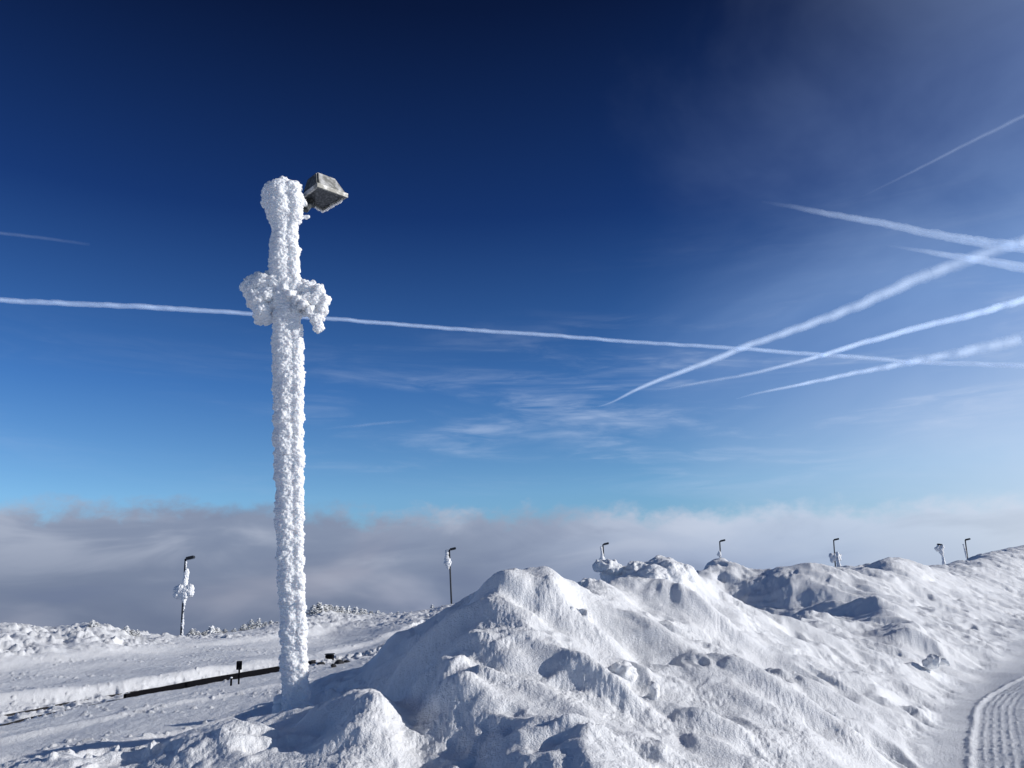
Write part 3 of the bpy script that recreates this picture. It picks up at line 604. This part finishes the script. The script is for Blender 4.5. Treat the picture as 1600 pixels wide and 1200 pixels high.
# marker sign on a post in front of it
sp = atz(373, 1067, .02); sg = empty('track_sign', sp); tag(sg, 'small dark square sign on a thin post in front of the black platform edge', 'sign')
us = (at(374, 1060, sp.y) - at(373, 1060, sp.y)).length
bm = bmesh.new(); add_box(bm, (0, 0, 15 * us), (2.2 * us, 2.2 * us, 34 * us), bev=.004); obj_bm('post', bm, M_WOOD, sg)
bm = bmesh.new(); add_box(bm, (.5*us, -.03 - 1.1*us, 26 * us), (8.5 * us, .03, 13 * us), bev=.006); pn = obj_bm('sign_panel', bm, M_WOOD, sg)
for z in (22, 30):
    bm = bmesh.new(); add_box(bm, (.5*us, -.055 - 1.1*us, z * us), (.02, .02, .02), bev=.004); obj_bm('bolt', bm, M_DARK, pn)
# short stake beside it
sp = atz(361, 1069, .02); st = empty('stake', sp); tag(st, 'stubby dark stake in the snow just left of the small track sign', 'stake')
bm = bmesh.new(); add_box(bm, (0, 0, .03), (.04, .04, .22), bev=.005); obj_bm('stake_post', bm, M_WOOD, st)
bm = bmesh.new(); add_ball(bm, (0, 0, .15), (.035, .035, .02), 2); obj_bm('snow_cap', bm, M_SNOW, st, True)
# dark box behind the mast
sp = atz(515, 1033, .08); sg = empty('switch_box', sp); tag(sg, 'dark square switch box just right of the mast at the track', 'box')
us = (at(374, 1040, sp.y) - at(373, 1040, sp.y)).length
bm = bmesh.new(); add_box(bm, (0, 0, 5 * us), (11 * us, .3, 10 * us), bev=.02); obj_bm('cabinet', bm, M_WOOD, sg)
bm = bmesh.new(); add_box(bm, (0, 0, 10.6 * us), (12.5 * us, .34, .03), bev=.008); obj_bm('lid', bm, M_DARK, sg)
# dark stones by the box
M_STONE, T, b = mat('dark_stone', (.03, .03, .035), 0.9)
for k, (px, py, r, lb) in enumerate([(500,1038,6,'dark stone poking from the snow between the mast and the switch box'),(530,1037,7,'dark stone directly right of the switch box'),(541,1035,5,'small dark stone farthest right beyond the switch box'),(522,1041,5,'flat dark stone in front of the switch box'),(489,1035,5,'dark stone half hidden against the right side of the mast')]):
    p = atz(px, py, .08); u_ = (at(px + 1, py, p.y) - at(px, py, p.y)).length; bm = bmesh.new(); add_ball(bm, (0, 0, 0), (r * u_, r * u_, r * u_ * .6), 2); add_ball(bm, (r * u_ * .6, 0, -.02), r * u_ * .6, 2)
    o = rime_mesh('stone', bm, .03, [(.2,.07,'n')], M_STONE, None, seed=k * 3.1); o.location = p; tag(o, lb, 'stone', 'dark stones beside the switch box')

# ---------------------------------------------------------------- snow-laden dwarf firs along the far left bank
def fir_proto(k):
    r = random.Random(k); t = empty('snowy_fir', (0, 0, 0))
    bm = bmesh.new(); add_tube(bm, [(0, 0, -.4), (.02, 0, .9)], [.05, .015], 6); obj_bm('trunk', bm, M_BARK, t, True)
    needles = bmesh.new(); snow = bmesh.new(); H = 1.1
    for lay in range(7):
        z = .08 + lay * .14; rad = (.46 - lay * .055) * r.uniform(.85, 1.15); nb = 8 - lay // 2
        for j in range(nb):
            a = j * 2 * math.pi / nb + r.uniform(-.3, .3) + lay; L_ = rad * r.uniform(.7, 1.15); d = Vector((math.cos(a), math.sin(a), 0)); dp = r.uniform(.2, .42)
            for q in range(5):
                f = (q + .6) / 5; c = d * L_ * f + Vector((0, 0, z - dp * L_ * f)); s = .075 * (1.15 - f * .6)
                for _ in range(5):
                    v = Vector((r.gauss(0, 1), r.gauss(0, 1), r.gauss(0, .5))).normalized() * s * 1.5; w_ = v.cross(Vector((0, 0, 1))).normalized() * .02
                    vs_ = [needles.verts.new(c - w_), needles.verts.new(c + w_), needles.verts.new(c + v)]; needles.faces.new(vs_)
                if r.random() < .68: add_ball(snow, c + Vector((0, 0, .03)), (s * r.uniform(.8, 1.5), s * r.uniform(.8, 1.5), s * r.uniform(.5, .9)), 1)
    for q in range(5): add_ball(snow, (r.uniform(-.03, .03), r.uniform(-.03, .03), .78 + q * .07), .075 - q * .01, 1)
    obj_bm('foliage', needles, M_FIR, t)
    rime_mesh('snow_load', snow, .026, [(.12,.03,'n')], M_RIMEFAR, t, seed=k)
    return t
protos = [fir_proto(k) for k in (1, 2, 3)]
def copy_tree(o):
    c = o.copy(); COL.objects.link(c)
    for ch in list(o.children):
        d = ch.copy(); COL.objects.link(d); d.parent = c
    return c
spots = [(142,992,36,.7),(150,990,36.5,.6),(196,1000,38,.8),(205,1001,38.5,1.0),(214,1003,39,.6),(300,1004,44,1.1),(309,1005,44.5,.9),(318,1006,44.3,.7),(328,1006,46,1.2),(338,1005,46.5,1.1),(350,1004,47,.8),(364,1002,48,.7),(380,1000,49.5,.9),(392,998,50,1.1),(402,996,50.5,1.0),(413,992,51.5,1.0),(424,988,53,.9),(432,986,54,.8),
         (486,981,57,1.3),(493,982,57,1.0),(500,981,57.5,1.5),(508,980,58,1.4),(516,981,58.5,1.6),(525,981,59,1.4),(533,981,59.5,1.1),(543,980,60,1.3),(553,979,61,1.2),(562,978,62,1.0),(571,977,63,1.1),(580,976,64,.9),(590,975,65,1.2),(600,974,66,1.0),(610,973,67,1.0),(621,971,68.5,.9),(632,969,70,.9),(643,967,71,.8),(654,965,72,.8),(676,961,75,1.0),(713,957,79,1.5)]
used = [0, 0, 0]; rf = random.Random(11)
for i, (px, py, Yd, s) in enumerate(spots):
    k = i % 3
    o = protos[k] if not used[k] else copy_tree(protos[k]); used[k] = 1
    p = at(px, py, Yd); gz = ground_z(p.x, p.y); o.location = (p.x, p.y, gz - .05); o.rotation_euler = (rf.uniform(-.25, .25), rf.uniform(-.3, .35), rf.uniform(0, 6.28)); o.scale = (s * rf.uniform(.75, 1.15), s * rf.uniform(.75, 1.15), s * rf.uniform(.3, .58))
    ORD = 'first second third fourth fifth sixth seventh eighth ninth tenth eleventh twelfth thirteenth fourteenth fifteenth'.split()
    if px < 160: g_ = 'firs on the hump of the left bank'; tx = 'tiny snow laden fir on the rounded hump of the left bank, {} from left'
    elif px < 220: g_ = 'firs between the hump and the leftmost lamp'; tx = 'pointed snowy fir between the hump and the leftmost lamp, {} from left'
    elif px < 440: g_ = 'firs between the leftmost lamp and the mast'; tx = 'snow crusted dwarf fir, {} to the right after the leftmost lamp post'
    elif px < 575: g_ = 'firs in the clump right of the mast'; tx = 'snow buried fir, {} to the right after the big rimed mast'
    elif px < 700: g_ = 'firs on the far rim'; tx = 'low snowy fir on the thin far rim before the slim lamp, {} from left'
    else: g_ = None; tx = 'single white bent fir at the foot of the slim lamp post'
    cnt = globals().setdefault('CNT', {}); n_ = cnt.get(g_, 0); cnt[g_] = n_ + 1; lb = tx.format(ORD[n_])
    tag(o, lb, 'fir tree', g_)

# ---------------------------------------------------------------- condensation trails, 9 km up
M_TRAIL = bpy.data.materials.new('trail'); M_TRAIL.use_nodes = True; T = NT(M_TRAIL.node_tree); T.n.remove(T.n['Principled BSDF'])
out = T.n['Material Output']; at_ = T.n.new('ShaderNodeAttribute'); at_.attribute_name = 'dens'
g = T.n.new('ShaderNodeNewGeometry').outputs['Position']
nf = T.m('MULTIPLY', T.ss(T.noise(g, .0016, 8, .68), .3, .65, .72, 1.0), at_.outputs['Fac'])
df = T.n.new('ShaderNodeBsdfDiffuse'); df.inputs[0].default_value = (.54, .61, .69, 1); tl = T.n.new('ShaderNodeBsdfTranslucent'); tl.inputs[0].default_value = (.54, .61, .69, 1)
mx = T.n.new('ShaderNodeAddShader'); T.l.new(df.outputs[0], mx.inputs[0]); T.l.new(tl.outputs[0], mx.inputs[1])
tp = T.n.new('ShaderNodeBsdfTransparent'); m2 = T.n.new('ShaderNodeMixShader'); T.l.new(nf, m2.inputs[0]); T.l.new(tp.outputs[0], m2.inputs[1]); T.l.new(mx.outputs[0], m2.inputs[2]); T.l.new(m2.outputs[0], out.inputs[0])
def trail(label, pts, dens=.12):
    """pts: (px, py, width px, density)"""
    W3 = [atz(p[0], p[1], 9000) for p in pts]; Rr = [p[2] / 2 / F_PX * (w3 - CAM).length for p, w3 in zip(pts, W3)]
    n = 420; idx = np.linspace(0, len(pts) - 1, n); ar = np.arange(len(pts))
    # resample by pixel length, smooth
    L_ = np.concatenate([[0], np.cumsum([math.hypot(b[0] - a[0], b[1] - a[1]) for a, b in zip(pts, pts[1:])])]); s = np.linspace(0, L_[-1], n)
    pts_ = np.array([[np.interp(v, L_, [p[c] for p in pts]) for c in range(4)] for v in s])
    kk = np.hanning(31); kk /= kk.sum()
    for c in (0, 1, 2): pad = np.pad(pts_[:, c], 15, mode='reflect', reflect_type='odd'); pts_[:, c] = np.convolve(pad, kk, 'valid')
    jit = perlin2(s / 26.0, s * 0 + pts[0][1] * .37) ; pts_[:, 1] += jit * pts_[:, 2] * .10; pts_[:, 2] *= .8; pts_[:, 3] *= np.clip((s - s[0]) / 110.0, .12, 1) if pts[0][0] > 0 else 1.0
    C3 = np.array([atz(p[0], p[1], 9000) for p in pts_]); RR_ = np.array([p[2] / 2 / F_PX * (Vector(c) - CAM).length for p, c in zip(pts_, C3)])
    org = C3[n // 2].copy(); C3 = C3 - org
    tg = np.gradient(C3, axis=0); tg /= np.linalg.norm(tg, axis=1)[:, None]; sd2 = np.cross(tg, [0, 0, 1]); sd2 /= np.linalg.norm(sd2, axis=1)[:, None]; up2 = np.cross(sd2, tg)
    seg = 18; VV = []; FF = []; DD = []; off = 0; ang = np.arange(seg) * 2 * math.pi / seg
    for sh, kf in enumerate((1.0, .78, .56, .34)):
        lump = perlin2(np.add.outer(s / 7.0 + sh * 9, ang * 0), np.add.outer(s * 0, np.cos(ang) * 1.5 + sh * 5)) * .10 + perlin2(np.add.outer(s / 2.6 + sh * 4, ang * 0), np.add.outer(s * 0, np.sin(ang) * 2.2)) * .16 + perlin2(np.add.outer(s / 18.0 + sh * 3, ang * 0), np.add.outer(s * 0, np.sin(ang) * 1.2 + sh)) * .10
        rad = RR_[:, None] * kf * (1 + lump)
        v = C3[:, None] + sd2[:, None] * (np.cos(ang)[None, :, None] * rad[..., None]) + up2[:, None] * (np.sin(ang)[None, :, None] * rad[..., None])
        VV.append(v.reshape(-1, 3)); I_ = np.arange(n * seg).reshape(n, seg) + off; J_ = np.roll(I_, -1, 1)
        FF.append(np.stack([I_[:-1], J_[:-1], J_[1:], I_[1:]], -1).reshape(-1, 4)); DD.append(np.repeat(pts_[:, 3] * dens, seg)); off += n * seg
    o = mesh_np('contrail', np.concatenate(VV), np.concatenate(FF), M_TRAIL); o.location = org
    at2 = o.data.attributes.new('dens', 'FLOAT', 'POINT'); at2.data.foreach_set('value', np.concatenate(DD).astype(np.float32))
    tag(o, label, 'contrail', 'aircraft contrails in the blue sky')
trail('longest thin contrail crossing the whole sky behind the mast', [(-60,466,8,1),(0,469,9,1),(130,475,10,1.1),(200,478,10,1.1),(260,482,10,1.2),(330,486,9,1),(400,491,8,1),(520,498,8,1),(600,505,8,1),(700,513,8,1),(850,523,8,1),(1000,535,7.5,1),(1150,544,8,1.1),(1300,556,8,1.1),(1360,558,8,1),(1400,565,8,1),(1500,568,9,1.1),(1680,575,10,1.1)])
trail('broad fuzzy contrail climbing steeply from low centre to the upper right', [(900,640,3,.1),(945,634,4,.5),(1000,606,8,1),(1050,586,10,1.1),(1100,568,12,1.1),(1160,543,14,1.1),(1250,512,17,1.1),(1340,478,21,1),(1420,441,23,.95),(1500,410,24,.8),(1560,390,22,.9),(1680,352,26,.9)], .085)
trail('crisp contrail rising to the right below the broad fuzzy one', [(1015,612,3,.15),(1045,607,4,.35),(1100,597,6,.45),(1180,583,8,.55),(1230,570,8,.75),(1270,560,9,1.1),(1340,538,11,1.3),(1420,516,12,1.4),(1530,488,13,1.5),(1680,447,15,1.5)])
trail('lowest contrail on the right, widening toward the frame edge', [(1150,623,3,.3),(1180,615,5,.9),(1250,601,7,1.2),(1350,580,10,1.2),(1440,563,15,1),(1520,546,21,.85),(1600,530,24,.6),(1680,512,28,.55)])
trail('topmost thick contrail at the right sloping down to the frame edge', [(1190,315,5,.2),(1240,323,9,.4),(1290,333,11,.6),(1400,353,13,.85),(1480,370,15,1),(1540,380,17,1.1),(1600,386,19,1.2),(1680,392,21,1.2)])
trail('short contrail just below the topmost thick one', [(1388,384,4,.3),(1430,390,7,.8),(1470,397,10,1.1),(1540,408,14,1.2),(1600,418,17,1.2),(1680,430,20,1.2)])
trail('faint thin contrail high at the right edge rising to the right', [(1330,315,3,.1),(1380,291,5,.22),(1450,256,6,.35),(1530,215,7,.45),(1600,181,8,.55),(1680,140,9,.55)], .035)
trail('very faint short contrail at the left edge above the long one', [(-50,360,6,.2),(0,364,6,.25),(60,371,6,.2),(140,382,6,.05)], .07)
trail('faint horizontal contrail low in the sky just right of the mast', [(490,672,5,.15),(540,667,6,.3),(600,661,6,.3),(650,657,7,.05)], .09)
